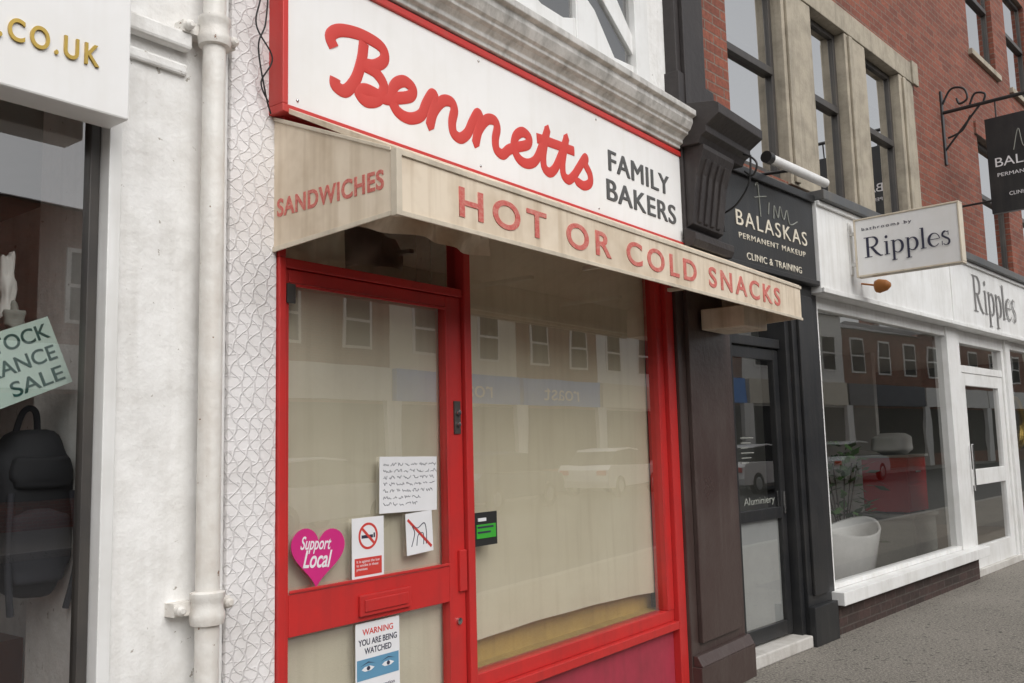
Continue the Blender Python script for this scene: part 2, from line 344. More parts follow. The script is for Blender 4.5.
# sign
sg=empty('bakery_sign')
mb=MB();mb.box(2.00,5.17,-.078,0.0,2.83,3.385,'sign_white')
mb.box(1.985,5.20,-.09,-.0,3.385,3.415,'sign_red');mb.box(1.985,5.20,-.09,-.0,2.80,2.83,'sign_red');mb.box(1.985,2.01,-.09,-.0,2.83,3.385,'sign_red');mb.box(5.17,5.20,-.09,-.0,2.83,3.385,'sign_red')
for xx in (2.06,3.1,4.1,5.12):
    for zz in (2.86,3.355):mb.lathe([(.007,0),(.006,-.004),(.0,-.005)],(xx,-.078,zz),'chrome',10,'y')
mb.build('panel',sg,.003)
def script_strokes():
    S=[];x=0
    B1=[(.62,1.62),(.60,1.1),(.50,.5),(.30,.08),(.08,.12),(.06,.32)]
    line=[(-.02,1.12),(-.12,1.38),(.08,1.66),(.55,1.80),(1.02,1.72),(1.12,1.40),(.90,1.10),(.62,1.0),(.95,.92),(1.16,.62),(1.05,.2),(.78,.02),(.60,.18),(.78,.34),(1.2,.30)]
    S.append(B1);x=1.2
    def add(pts,w):
        nonlocal x
        for p in pts:line.append((x+p[0],p[1]))
        x+=w
    e=[(.25,.42),(.62,.66),(.66,.92),(.44,1.02),(.22,.80),(.16,.42),(.32,.08),(.62,.0),(.92,.22)]
    n=[(.12,.62),(.26,.98),(.34,.92),(.30,.5),(.26,.02),(.34,.5),(.56,.92),(.80,1.0),(.90,.80),(.86,.40),(.92,.08),(1.12,.0),(1.32,.24)]
    t=[(.20,.75),(.36,1.30),(.40,1.5),(.34,1.1),(.28,.5),(.34,.10),(.54,0),(.74,.22)]
    s=[(.18,.55),(.40,.98),(.48,1.05),(.46,.82),(.66,.52),(.68,.2),(.44,.0),(.16,.06),(.14,.2)]
    add(e,.92);add(n,1.32);add(n,1.32);add(e,.92)
    tx=x;add(t,.74);tx2=x;add(t,.74);add(s,.7)
    S.append(line);S.append([(tx+.02,1.02),(tx+.4,1.06),(tx2+.72,1.12)])
    return S,x
S,W=script_strokes();k=1.80/W
curve('script_lettering',[[(2.22+p[0]*k+p[1]*.016,0,2.955+p[1]*.148) for p in st] for st in S],.0265,'letter_red',sg,5,loc=(0,-.079,0),scale=(1,.11,1))
for dx,dy in ((0,0),(.004,-.0004),(.008,-.0008)):
    text('text_family','FAMILY',(4.197+dx,-.079+dy,3.10),1,'letter_grey',sg,width=.70,height=.118,extrude=.003,spacing=1.08)
    text('text_bakers','BAKERS',(4.167+dx,-.079+dy,2.93),1,'letter_grey',sg,width=.80,height=.118,extrude=.003,spacing=1.08)
# awning
aw=empty('shop_awning')
AX0,AX1,AY=2.01,5.57,-.62
mb=MB();t=.02
mb.box(AX0,AX1,AY,AY+t,2.345,2.535,'awning_vinyl')
mb.prof([(AY+.002,2.537),(AY+.002,2.555),(-.09,2.815),(-.09,2.795),(AY+.02,2.537)],AX0+.001,AX1-.001,'awning_vinyl')
for xx in (AX0,AX1-.012):
    mb.prof([(AY+t+.001,2.345),(AY+t+.001,2.548),(-.0,2.79),(0.0,2.315)],xx,xx+.012,'awning_vinyl')
mb.build('canopy',aw,.002)
mb=MB()
mb.box(AX0-.005,AX1+.005,AY-.007,AY,2.333,2.350,'awning_trim');mb.box(AX0-.005,AX1+.005,AY-.007,AY,2.530,2.548,'awning_trim')
mb.box(AX0-.006,AX0+.018,AY-.009,AY+.018,2.332,2.55,'awning_trim')
mb.prof([(AY+.02,2.334),(AY+.02,2.35),(.0,2.322),(0.0,2.303)],AX0-.006,AX0,'awning_trim')
mb.prof([(AY+.02,2.545),(AY+.02,2.558),(.0,2.806),(0.0,2.790)],AX0-.006,AX0,'awning_trim')
for xx in (2.9,3.8,4.7):mb.box(xx,xx+.03,AY+.02,-.15,2.47,2.49,'awning_trim')
mb.box(AX0+.03,AX1-.03,AY+.022,AY+.05,2.36,2.39,'awning_trim')
mb.build('trim',aw,.002)
mb=MB();mb.box(5.20,5.555,-.40,-.115,2.29,2.42,'awning_vinyl');mb.build('end_lining',aw,.006)
sheet('folded_fabric',2.05,2.95,2.40,2.56,-.24,'awning_vinyl',aw,.03,30,6)
text('text_snacks','HOT OR COLD SNACKS',(2.30,AY-.001,2.388),1,'faded_red',aw,width=2.90,height=.102,extrude=.002,offset=.004,spacing=1.35)
text('text_sandwiches','SANDWICHES',(AX0-.001,-.03,2.43),1,'faded_red',aw,width=.53,height=.062,extrude=.001,offset=.002,rot=(math.pi/2,0,-math.pi/2),spacing=1.1)

# drainpipe
dp=empty('drainpipe');mb=MB()
px,py=1.715,-.075
mb.tube((px,py,G),(px,py,7.3),.037,'pipe_paint',24)
def collar(z):
    mb.lathe([(.037,0),(.050,.004),(.054,.02),(.054,.035),(.048,.05),(.048,.075),(.053,.085),(.053,.1),(.037,.105)],(px,py,z),'pipe_paint',24)
for z in (1.075,2.94,4.9):
    collar(z)
    mb.box(px-.10,px+.10,-.05,-.0,z+.035,z+.075,'pipe_paint')
    for sx in (-.085,.085):mb.lathe([(.016,-.0),(.016,-.02),(.008,-.028),(0,-.028)],(px+sx,-.05,z+.055),'pipe_paint',10,'y')
ob=mb.build('pipe',dp)
for p in ob.data.polygons:p.use_smooth=True
ob.data.set_sharp_from_angle(angle=math.radians(40))
wc=empty('loose_cable');curve('cable',[[(1.95,-.03,3.6),(1.93,-.04,3.25),(1.90,-.05,3.1),(1.97,-.05,3.0),(1.93,-.04,2.9),(1.97,-.03,2.84)],[(1.96,-.02,3.6),(1.965,-.03,3.3),(1.94,-.05,3.12),(1.91,-.05,3.02),(1.95,-.04,2.86),(1.98,-.03,2.80)]],.003,'rubber',wc)

# notices on the glass
def notice(name,x0,x1,z0,z1,m='paper',tilt=0,y=.002):
    e=empty(name,((x0+x1)/2,y,(z0+z1)/2));e.rotation_euler=(0,tilt,0);w=(x1-x0)/2;h=(z1-z0)/2
    mb=MB();mb.box(-w,w,-.001,.001,-h,h,m);mb.build('card',e);return e,w,h
e,w,h=notice('handwritten_notice',2.53,2.86,1.35,1.57,'paper',.02)
lines=[]
for r in range(7):
    z=h-.03-r*.026;x=-w+.02;xe=(w-.02)*(1 if r<4 else (.2 if r>4 else .7))
    while x<xe:
        L=random.uniform(.015,.045);P=[]
        for j in range(int(L/.004)+2):P.append((x+j*.004,-.0018,z+random.uniform(-.007,.007)))
        lines.append(P);x+=L+.014
curve('handwriting',lines,.0009,'ink',e,1,smooth=False)
e=empty('heart_sticker',(2.222,.002,1.235));e.rotation_euler=(0,.08,0)
pts=[]
for i in range(60):
    a=2*math.pi*i/60;pts.append((.0078*16*math.sin(a)**3,.0074*(13*math.cos(a)-5*math.cos(2*a)-2*math.cos(3*a)-math.cos(4*a))))
mb=MB();mb.profy(pts,-.001,.001,'pink');mb.build('heart',e)
text('heart_text','Support',(-.085,-.0015,.015),1,'paper',e,width=.14,height=.045,extrude=.0004,shear=.3,offset=.0005)
text('heart_text_local','Local',(-.07,-.0015,-.048),1,'paper',e,width=.13,height=.06,extrude=.0004,shear=.3,offset=.001)
e,w,h=notice('no_smoking_sign',2.385,2.55,1.115,1.345)
def ring(cx,cz,r,w,m,y0,y1,mb,seg=40):
    for i in range(seg):
        a=2*math.pi*i/seg;b=2*math.pi*(i+1)/seg
        mb.profy([(cx+r*math.cos(a),cz+r*math.sin(a)),(cx+r*math.cos(b),cz+r*math.sin(b)),(cx+(r-w)*math.cos(b),cz+(r-w)*math.sin(b)),(cx+(r-w)*math.cos(a),cz+(r-w)*math.sin(a))],y0,y1,m)
mb=MB();ring(0,.045,.050,.009,'sticker_red',-.002,-.001,mb);mb.profy([(-.038,.074),(-.032,.082),(.038,.016),(.032,.008)],-.0025,-.0012,'sticker_red')
mb.box(-.034,.025,-.0016,-.001,.037,.049,'ink');mb.box(.028,.036,-.0016,-.001,.037,.055,'ink');mb.box(-.07,.07,-.002,-.001,-.10,-.035,'sticker_red');mb.build('print',e,recalc=True)
text('print_text','It is against the law\nto smoke in these\npremises',(-.062,-.0024,-.052),1,'paper',e,width=.12,height=.010,extrude=.0002)
e,w,h=notice('no_dogs_sign',2.675,2.83,1.18,1.345,'paper',-.05)
mb=MB();mb.profy([(-.07,.055),(-.062,.062),(.07,-.06),(.062,-.068)],-.0025,-.0012,'sticker_red');mb.build('print_bar',e)
curve('print_dog',[[(-.05,-.0015,-.05),(-.03,-.0015,.0),(-.04,-.0015,.03),(-.01,-.0015,.02),(.03,-.0015,.035),(.04,-.0015,-.01),(.035,-.0015,-.05)],[(-.02,-.0015,-.05),(-.01,-.0015,-.01),(.02,-.0015,-.005),(.02,-.0015,-.05)]],.0018,'ink',e,1)
e,w,h=notice('cctv_warning_sign',2.40,2.63,.60,.955)
text('print_warning','WARNING',(-w+.035,-.0015,h-.045),1,'sticker_red',e,width=.16,height=.022,extrude=.0003,offset=.0005)
text('print_you','YOU ARE BEING',(-w+.015,-.0015,h-.082),1,'ink',e,width=.20,height=.022,extrude=.0003,offset=.0005)
text('print_watched','WATCHED',(-w+.045,-.0015,h-.115),1,'ink',e,width=.14,height=.022,extrude=.0003,offset=.0005)
mb=MB();mb.box(-w+.006,w-.006,-.002,-.001,-.03,.045,'sticker_blue')
for cx in (-.052,.052):
    mb.profy([(cx-.034,.008),(cx-.018,.017),(cx+.01,.018),(cx+.032,.009),(cx+.013,.001),(cx-.018,.0)],-.0026,-.002,'paper')
    mb.profy([(cx+.009*math.cos(a*.63),.010+.008*math.sin(a*.63)) for a in range(10)],-.003,-.0026,'ink')
    mb.profy([(cx-.038,.022),(cx,.034),(cx+.036,.024),(cx,.030)],-.0026,-.002,'ink')
mb.build('print_eyes',e)
text('print_small','CCTV in operation\n24 hour recording',(-w+.02,-.0015,-.07),1,'ink',e,width=.18,height=.014,extrude=.0003)
e,w,h=notice('payment_terminal',3.095,3.25,1.17,1.315,'rubber',0,-.004)
mb=MB();mb.box(-w+.010,w-.012,-.004,-.001,-.040,.020,'green_plastic');mb.box(-w+.015,w-.03,-.005,-.004,.004,.012,'ink');mb.box(-w+.015,w-.05,-.005,-.004,-.018,-.01,'ink');mb.box(-w+.02,w-.08,-.005,-.001,.034,.048,'paper');mb.build('screen',e)

# brown pilaster + corbel
pl=empty('shop_pilaster')
mb=MB()
mb.box(4.957,5.72,-.07,.4,G,2.85,'brown_paint')
mb.box(5.05,5.60,-.10,-.07,.42,2.78,'brown_paint')
mb.box(4.96,5.73,-.13,.3,G,.30,'brown_paint');mb.prof([(-.13,.30),(-.13,.305),(-.10,.36),(-.07,.36),(-.07,.30)],4.97,5.72,'brown_paint')
mb.build('shaft',pl,.006)
mb=MB()
D='dark_stone'
mb.box(5.08,5.60,-.10,.3,2.86,3.95,D)
mb.prof([(-.10,2.80),(-.16,2.80),(-.18,2.84),(-.18,2.88),(-.14,2.90),(-.10,2.92)],5.05,5.62,D)
mb.prof([(-.10,2.93),(-.14,2.95),(-.16,3.1),(-.18,3.25),(-.22,3.36),(-.24,3.41),(-.24,3.44),(-.10,3.44)],5.10,5.55,D)
for xx in (5.16,5.25,5.34,5.43):mb.prof([(-.12,2.95),(-.155,2.97),(-.178,3.12),(-.20,3.26),(-.235,3.36),(-.12,3.36)],xx,xx+.045,D)
mb.prof([(-.10,3.44),(-.22,3.44),(-.24,3.48),(-.28,3.50),(-.28,3.54),(-.34,3.58),(-.37,3.60),(-.37,3.66),(-.34,3.68),(-.10,3.72)],5.06,5.74,D)
mb.box(5.10,5.52,-.08,.3,3.95,7.4,D);mb.box(5.16,5.46,-.11,-.08,3.75,7.2,D)
mb.build('corbel',pl,.004)

# ------------------------------------------------------------------ left clothes shop
ls=empty('clothes_shop');mb=MB()
mb.box(1.388,1.428,-.03,.10,G,2.75,'white_gloss');mb.box(1.355,1.386,.02,.06,.5,2.66,'frame_grey')
mb.box(-3.5,1.355,-.02,.08,G,.5,'wood_red');mb.box(-3.5,1.386,-.02,.10,2.66,2.9,'white_gloss')
mb.box(-3.5,1.42,.0,.4,2.92,7.4,'white_render');mb.box(-3.6,-3.5,-.1,3,G,7.4,'white_render')
mb.build('frame',ls,.003)
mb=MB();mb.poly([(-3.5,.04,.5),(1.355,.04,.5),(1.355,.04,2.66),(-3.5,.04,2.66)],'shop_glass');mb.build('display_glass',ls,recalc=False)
mb=MB()
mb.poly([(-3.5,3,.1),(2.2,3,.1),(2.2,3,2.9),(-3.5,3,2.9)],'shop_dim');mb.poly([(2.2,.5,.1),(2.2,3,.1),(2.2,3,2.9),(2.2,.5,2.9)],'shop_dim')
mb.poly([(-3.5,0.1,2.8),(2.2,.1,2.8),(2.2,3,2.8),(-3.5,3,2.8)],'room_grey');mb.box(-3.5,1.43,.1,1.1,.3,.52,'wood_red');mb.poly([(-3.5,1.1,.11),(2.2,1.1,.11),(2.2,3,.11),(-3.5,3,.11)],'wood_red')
for i in range(9):
    x=-1.5+i*.35;mb.box(x,x+.24,1.9+.1*(i%3),2.0+.1*(i%3),.9+.1*(i%2),1.9,['grey_cloth','dark_cloth','wood_red'][i%3])
mb.box(1.55,1.75,1.2,1.6,.11,.9,'wood_red')
mb.tube((-2,1.95,2.0),(2,1.95,2.0),.015,'chrome')
mb.build('interior',ls)
lb=empty('shop_fascia_sign');mb=MB();mb.box(-3.4,1.38,-.15,-.035,2.58,3.6,'sign_white');mb.build('board',lb,.006)
text('gold_text','UNIFORM.CO.UK',(1.28,-.151,2.71),1,'gold',lb,width=.64,height=.062,extrude=.006,align='RIGHT',spacing=1.3,offset=.001)
sp=empty('stock_clearance_sign',(1.165,.16,1.85));sp.rotation_euler=(0,-.40,0)
mb=MB();mb.box(-.24,.20,-.002,.002,-.105,.105,'sale_card');mb.build('card',sp)
for s_,z in (('STOCK',.045),('CLEARANCE',-.022),('SALE',-.088)):
    text('word_'+s_.lower(),s_,(.185,-.003,z),1,'sale_ink',sp,width=len(s_)*.040,height=.044,extrude=.0006,align='RIGHT',offset=.0007)
def blob(name,c,r,m,parent,seg=32,amp=.06,seed=1,pw=.55):
    bm=bmesh.new();bmesh.ops.create_uvsphere(bm,u_segments=seg,v_segments=20,radius=1)
    rnd=random.Random(seed);ph=[rnd.uniform(0,6) for _ in range(6)]
    for v in bm.verts:
        p=v.co.copy();q=Vector([math.copysign(abs(a)**pw,a) for a in p]);q*=1+amp*math.sin(5*p.x+ph[0])*math.sin(4*p.z+ph[1])+amp*.5*math.sin(9*p.z+ph[2])
        v.co=Vector((c[0]+q.x*r[0],c[1]+q.y*r[1],c[2]+q.z*r[2]))
    for f in bm.faces:f.smooth=True
    me=bpy.data.meshes.new(name);bm.to_mesh(me);bm.free();me.materials.append(MATS[m]);ob=bpy.data.objects.new(name,me);col.objects.link(ob);ob.parent=parent;return ob
rk=empty('rucksack',(.07,0,0))
blob('body',(1.26,.30,1.44),(.12,.10,.24),'dark_cloth',rk);blob('front_pocket',(1.25,.20,1.34),(.09,.04,.11),'grey_cloth',rk,seed=3);blob('top_pocket',(1.26,.21,1.56),(.09,.03,.05),'dark_cloth',rk,seed=4)
curve('straps',[[(1.22,.33,1.62),(1.24,.3,1.74),(1.28,.3,1.74),(1.30,.33,1.62)],[(1.17,.2,1.5),(1.16,.18,1.3),(1.18,.2,1.15)],[(1.35,.2,1.5),(1.36,.18,1.3),(1.34,.2,1.15)]],.010,'grey_cloth',rk)
hj=empty('hanging_jacket');blob('torso',(1.02,.5,1.2),(.16,.10,.42),'dark_cloth',hj,seed=6);blob('sleeve',(1.2,.48,1.12),(.05,.06,.36),'dark_cloth',hj,seed=8)
ms=empty('scarf');blob('fabric',(1.25,.30,2.12),(.022,.02,.11),'opp_white',ms,seed=9,amp=.25,pw=.9);blob('fold',(1.27,.28,2.02),(.03,.02,.05),'room_grey',ms,seed=12,amp=.3,pw=.9)

# ------------------------------------------------------------------ right brick building (bent facade)
bb=empty('brick_building',(BX,0,0),-BEND)
mb=MB()
trio=[(.22,1.05),(1.60,2.30),(2.77,3.63)]
far=[(6.3,7.45),(8.1,9.25),(11.5,12.6),(13.2,14.3),(17,18.1),(19,20.1)]
op=[(.19,3.66,3.62,5.27)]+[(a,b,3.66,5.25) for a,b in far]+[(a,b,6.36,7.95) for a,b in [(.3,1.4),(2.3,3.4)]+far]
mb.wall(-.27,26,3.5,9.4,0,op,'brick_red',.14)
mb.build('walls',bb,recalc=False)
mb=MB();mb.box(-.3,26.1,-.10,.5,9.4,9.6,'sandstone')
mb.box(-.27,26,.55,8,9.2,9.38,'roof_slate');mb.poly([(26,0,0),(26,8,0),(26,8,9.4),(26,0,9.4)],'brick_red');mb.build('parapet',bb)
mb=MB()
S_='sandstone'
mb.box(1.052,1.598,-.03,.135,3.60,5.26,S_);mb.box(2.302,2.768,-.03,.135,3.60,5.26,S_);mb.box(3.632,4.03,-.03,.135,3.60,5.26,S_)
mb.box(.05,4.06,-.04,.135,5.262,5.48,S_)
for xx in (1.10,2.35,3.70):mb.box(xx,xx+.08,-.055,-.03,3.62,5.24,S_)
mb.box(3.98,4.14,-.06,-.03,5.25,5.50,S_)
for a,b in far:
    mb.box(a-.1,b+.1,-.03,.01,5.25,5.42,'brick_red');mb.box(a-.06,b+.06,-.05,.1,3.58,3.655,S_);mb.box(a-.06,b+.06,-.05,.1,6.28,6.355,S_)
mb.build('stone_dressings',bb,.006)
def sash(mbf,mbg,mbb,a,b,c,d,y=.06,fm='frame_grey',w=.05,mid=.55):
    mbf.box(a,a+w,y,y+.06,c,d,fm);mbf.box(b-w,b,y,y+.06,c,d,fm);mbf.box(a+w,b-w,y,y+.06,d-w,d,fm);mbf.box(a+w,b-w,y,y+.06,c,c+w*1.2,fm)
    zm=c+(d-c)*mid;mbf.box(a+w,b-w,y-.015,y+.06,zm-.03,zm+.03,fm)
    mbg.poly([(a+w,y+.03,c),(b-w,y+.03,c),(b-w,y+.03,zm),(a+w,y+.03,zm)],'upper_glass');mbg.poly([(a+w,y+.02,zm),(b-w,y+.02,zm),(b-w,y+.024,d),(a+w,y+.024,d)],'upper_glass')
    mbb.poly([(a,y+.5,c-.1),(b,y+.5,c-.1),(b,y+.5,d+.1),(a,y+.5,d+.1)],'room_grey')
    for q in (a-.01,b+.01):mbb.poly([(q,y+.07,c-.1),(q,y+.5,c-.1),(q,y+.5,d+.1),(q,y+.07,d+.1)],'dark_room')
    dz=d-.3-.3*random.random()
    mbb.poly([(a+w*1.2,y+.12,dz),(b-w*1.2,y+.12,dz),(b-w*1.2,y+.12,d),(a+w*1.2,y+.12,d)],'opp_cream')
f,g,k_=MB(),MB(),MB()
for a,b in trio:sash(f,g,k_,a,b,3.63,5.26)
for a,b in far:sash(f,g,k_,a,b,3.66,5.25);sash(f,g,k_,a,b,6.36,7.95)
for a,b in ((.3,1.4),(2.3,3.4)):sash(f,g,k_,a,b,6.36,7.95)
f.build('window_frames',bb,.003);g.build('window_panes',bb,recalc=False);k_.build('window_backings',bb,recalc=False)
# ground floor clinic
cl=empty('permanent_makeup_shopfront',(BX,0,0),-BEND);mb=MB();K='black_paint'
mb.box(-.30,1.24,-.10,.3,2.79,3.50,K);mb.box(-.30,1.24,-.125,-.10,2.79,2.83,K);mb.box(-.30,1.24,-.125,-.10,3.46,3.52,K)
mb.box(-.13,.03,-.0,.2,G,2.79,K);mb.box(.03,.80,.03,.2,2.28,2.35,K);mb.box(.03,.80,.10,.2,2.72,2.79,K)
mb.box(.80,.86,-.02,.2,G,2.79,K);mb.box(.86,1.24,-.05,.2,G,2.79,K);mb.box(.93,1.17,-.075,-.05,.45,2.7,K);mb.box(.85,1.25,-.10,-.05,G,.38,K)
mb.build('surround',cl,.005)
mb=MB();mb.box(.035,.10,.05,.10,.20,2.27,K);mb.box(.72,.795,.05,.10,.20,2.27,K);mb.box(.10,.72,.052,.10,2.19,2.27,K);mb.box(.10,.72,.052,.10,.20,.30,K);mb.box(.10,.72,.052,.10,1.03,1.11,K)
mb.box(.742,.768,.03,.05,1.06,1.22,'chrome');mb.build('door_leaf',cl,.003)
mb=MB();mb.poly([(.10,.06,1.11),(.72,.06,1.11),(.72,.06,2.19),(.10,.06,2.19)],'shop_glass');mb.poly([(.10,.06,.30),(.72,.06,.30),(.72,.06,1.03),(.10,.06,1.03)],'shop_glass');mb.poly([(.03,.12,2.35),(.8,.12,2.35),(.8,.12,2.72),(.03,.12,2.72)],'shop_glass');mb.build('door_glass',cl,recalc=False)
mb=MB();mb.box(.1,.73,.085,.09,.30,1.04,'frost');mb.box(-.1,1.2,1.6,1.65,G,2.8,'room_white');mb.box(-.1,1.2,.3,1.6,G,.15,'room_floor');mb.box(-.12,-.1,.2,1.6,G,2.8,'room_grey');mb.box(1.2,1.22,.2,1.6,G,2.8,'room_white');mb.build('interior',cl)
mb=MB();mb.box(-.02,.84,-.08,.2,G,.185,'concrete_step');mb.build('step',cl,.01)
text('glass_text','Aluminiery',(.18,.055,1.15),1,'room_grey',cl,width=.45,height=.05,extrude=.0005)
mb=MB()
for i in range(6):mb.box(.18,.18+.10+.04*(i%3),.0555,.057,1.44+i*.035,1.446+i*.035,'room_grey')
mb.build('glass_vinyl',cl)
fs=empty('clinic_fascia_sign',(BX,0,0),-BEND)
text('text_name','BALASKAS',(-.02,-.101,3.09),1,'opp_cream',fs,width=1.10,height=.11,extrude=.004,spacing=1.2)
text('text_sub','PERMANENT MAKEUP',(.02,-.101,3.0),1,'opp_cream',fs,width=1.03,height=.04,extrude=.003,spacing=1.2)
text('text_bottom','CLINIC & TRAINING',(.12,-.101,2.86),1,'opp_cream',fs,width=.85,height=.05,extrude=.003,spacing=1.1)
curve('signature_flourish',[[(.30,-.102,3.42),(.34,-.102,3.44),(.36,-.102,3.2)],[(.28,-.102,3.33),(.36,-.102,3.35),(.46,-.102,3.37)],[(.48,-.102,3.24),(.50,-.102,3.33)],[(.56,-.102,3.22),(.58,-.102,3.32),(.63,-.102,3.24),(.67,-.102,3.33),(.72,-.102,3.24),(.78,-.102,3.32),(.82,-.102,3.22),(.95,-.102,3.26)]],.005,'room_grey',fs)
lm=empty('fascia_lamp',(BX,0,0),-BEND);mb=MB();mb.tube((.10,-.32,3.53),(1.0,-.32,3.53),.035,'white_gloss',16);mb.tube((.5,-.0,3.56),(.5,-.32,3.53),.012,'black_paint');mb.tube((.06,-.32,3.53),(.12,-.32,3.53),.042,'black_paint');ob=mb.build('lamp_tube',lm)
for p in ob.data.polygons:p.use_smooth=True
ob.data.set_sharp_from_angle(angle=math.radians(40))
hb=empty('wall_bracket',(BX,0,0),-BEND);curve('scroll',[[(-.2,-.1,3.5),(-.2,-.28,3.5),(-.2,-.38,3.42),(-.2,-.35,3.34),(-.2,-.29,3.38)],[(-.2,-.1,3.12),(-.2,-.22,3.17),(-.2,-.32,3.3),(-.2,-.34,3.48)],[(-.2,-.12,3.56),(-.2,-.12,3.0)]],.007,'black_paint',hb)

# ------------------------------------------------------------------ bathroom showroom
sh=empty('bathroom_showroom',(BX,0,0),-BEND);mb=MB();Wm='white_gloss'
mb.box(1.245,10.5,-.13,.25,2.74,3.48,Wm)
mb.box(1.245,10.5,-.155,-.13,2.74,2.78,Wm);mb.box(1.245,10.5,-.155,-.13,3.44,3.48,Wm);mb.box(1.245,10.5,-.20,.25,3.482,3.56,'lead')
mb.box(4.4,4.43,-.142,-.13,2.78,3.44,Wm)
mb.box(1.36,1.40,-.02,.1,.43,2.74,Wm);mb.box(4.47,4.86,-.03,.12,.43,2.74,Wm);mb.box(1.40,4.47,-.01,.08,2.64,2.74,Wm)
mb.box(1.245,1.36,-.03,.1,G,2.74,K)
mb.box(1.30,5.0,-.13,.12,.33,.43,Wm);mb.box(1.362,4.86,-.015,.08,.432,.47,Wm)
mb.box(6.62,6.80,-.03,.12,G,2.74,Wm);mb.box(6.8,10.3,-.10,.12,.33,.43,Wm);mb.box(6.8,10.3,-.01,.08,2.64,2.74,Wm);mb.box(10.3,10.6,-.08,.2,G,2.74,Wm);mb.box(8.9,8.96,-.01,.08,.43,2.64,Wm)
mb.build('shopfront_frame',sh,.005)
mb=MB();mb.box(1.362,4.86,-.05,.1,G-.05,.33,'brick_dark');mb.box(6.8,10.3,-.05,.1,G-.05,.33,'brick_dark');mb.build('stall_riser',sh)
mb=MB();mb.box(4.86,4.95,.0,.1,G,2.6,Wm);mb.box(6.53,6.62,.0,.1,G,2.6,Wm);mb.box(4.86,6.62,.0,.1,2.6,2.74,Wm);mb.box(4.95,6.53,.01,.09,2.28,2.36,Wm);mb.box(4.86,6.62,-.02,.12,G,.17,'concrete_step')
mb.box(4.95,5.12,.02,.08,.17,2.28,Wm);mb.box(6.36,6.53,.02,.08,.17,2.28,Wm);mb.box(5.12,6.36,.02,.08,2.14,2.28,Wm);mb.box(5.12,6.36,.02,.08,.17,.40,Wm);mb.box(5.12,6.36,.02,.08,1.05,1.22,Wm)
mb.tube((5.06,-.02,1.0),(5.06,-.02,1.5),.012,'chrome');mb.build('entrance_door',sh,.004)
mb=MB()
for a,b,c,d,y in ((1.40,4.47,.47,2.64,.03),(6.8,8.9,.43,2.64,.03),(8.96,10.3,.43,2.64,.03),(5.12,6.36,.40,1.05,.05),(5.12,6.36,1.22,2.14,.05),(4.95,6.53,2.36,2.6,.05)):
    mb.poly([(a,y,c),(b,y,c),(b,y,d),(a,y,d)],'shop_glass')
mb.build('display_glass',sh,recalc=False)
mb=MB();mb.box(1.25,10.5,3.6,3.7,G,2.74,'room_grey');mb.poly([(1.25,.13,.14),(10.5,.13,.14),(10.5,3.6,.14),(1.25,3.6,.14)],'room_floor');mb.poly([(1.25,.13,2.73),(10.5,.13,2.73),(10.5,3.6,2.73),(1.25,3.6,2.73)],'opp_white')
mb.box(1.25,1.3,.13,3.6,.14,2.73,'room_grey');mb.box(10.45,10.5,.13,3.6,.14,2.73,'room_grey');mb.box(6.6,6.7,1.6,3.6,.14,2.73,'opp_white');mb.box(7.0,8.2,3.2,3.58,.6,2.2,'opp_cream');mb.box(4.2,5.0,3.3,3.58,.8,2.0,'opp_cream')
mb.build('interior',sh)
def tub(name,c,L,Wd,H,parentrot):
    e=empty(name,c,parentrot);mb=MB();seg=40
    def ringpts(a,b,z,lift=0):return [(a*math.cos(2*math.pi*i/seg),b*math.sin(2*math.pi*i/seg),z+lift*abs(math.cos(2*math.pi*i/seg))**2) for i in range(seg)]
    rs=[ringpts(L*.32,Wd*.30,0),ringpts(L*.38,Wd*.37,.05),ringpts(L*.43,Wd*.43,H*.5),ringpts(L*.5,Wd*.5,H,.12),ringpts(L*.49,Wd*.49,H+.02,.12),ringpts(L*.46,Wd*.46,H,.12),ringpts(L*.40,Wd*.38,H*.4),ringpts(L*.30,Wd*.28,.1),ringpts(.01,.01,.09)]
    for r in rs:mb.v+=r
    for k in range(len(rs)-1):
        for i in range(seg):
            j=(i+1)%seg;mb.f.append((k*seg+i,k*seg+j,(k+1)*seg+j,(k+1)*seg+i));mb.m.append(mb.mi('porcelain'))
    mb.build('shell',e,smooth=True);return e
def loc2(s,y,z):
    p=O2+t2*s-n2*y;return (p.x,p.y,z)
tub('bathtub',loc2(3.2,.75,.15),1.45,.7,.5,-BEND)
pp=empty('display_plinth',loc2(5.1,.85,.145),-BEND);mb=MB();mb.box(-.35,.35,-.3,.3,0,.56,'room_grey');mb.box(-.38,.38,-.33,.33,.56,.60,'room_grey');mb.box(-.33,.33,-.31,-.3,.04,.5,'room_grey');mb.build('plinth',pp,.006)
rc=empty('red_cabinet',loc2(5.1,.85,.748),-BEND);mb=MB();mb.box(-.3,.3,-.25,.25,.02,.62,'red_lacquer');mb.box(-.27,.27,-.262,-.25,.34,.60,'red_lacquer');mb.box(-.27,.27,-.262,-.25,.05,.31,'red_lacquer')
mb.box(-.33,.33,-.28,.28,.62,.65,'room_grey');[mb.box(x-.02,x+.02,y-.02,y+.02,0,.02,'chrome') for x in (-.27,.27) for y in (-.2,.2)];mb.box(-.08,.08,-.275,-.262,.45,.47,'chrome');mb.build('cabinet',rc,.006)
tw=empty('towels',loc2(5.1,.85,1.40),-BEND);blob('stack',(0,0,.12),(.25,.18,.12),'opp_white',tw)
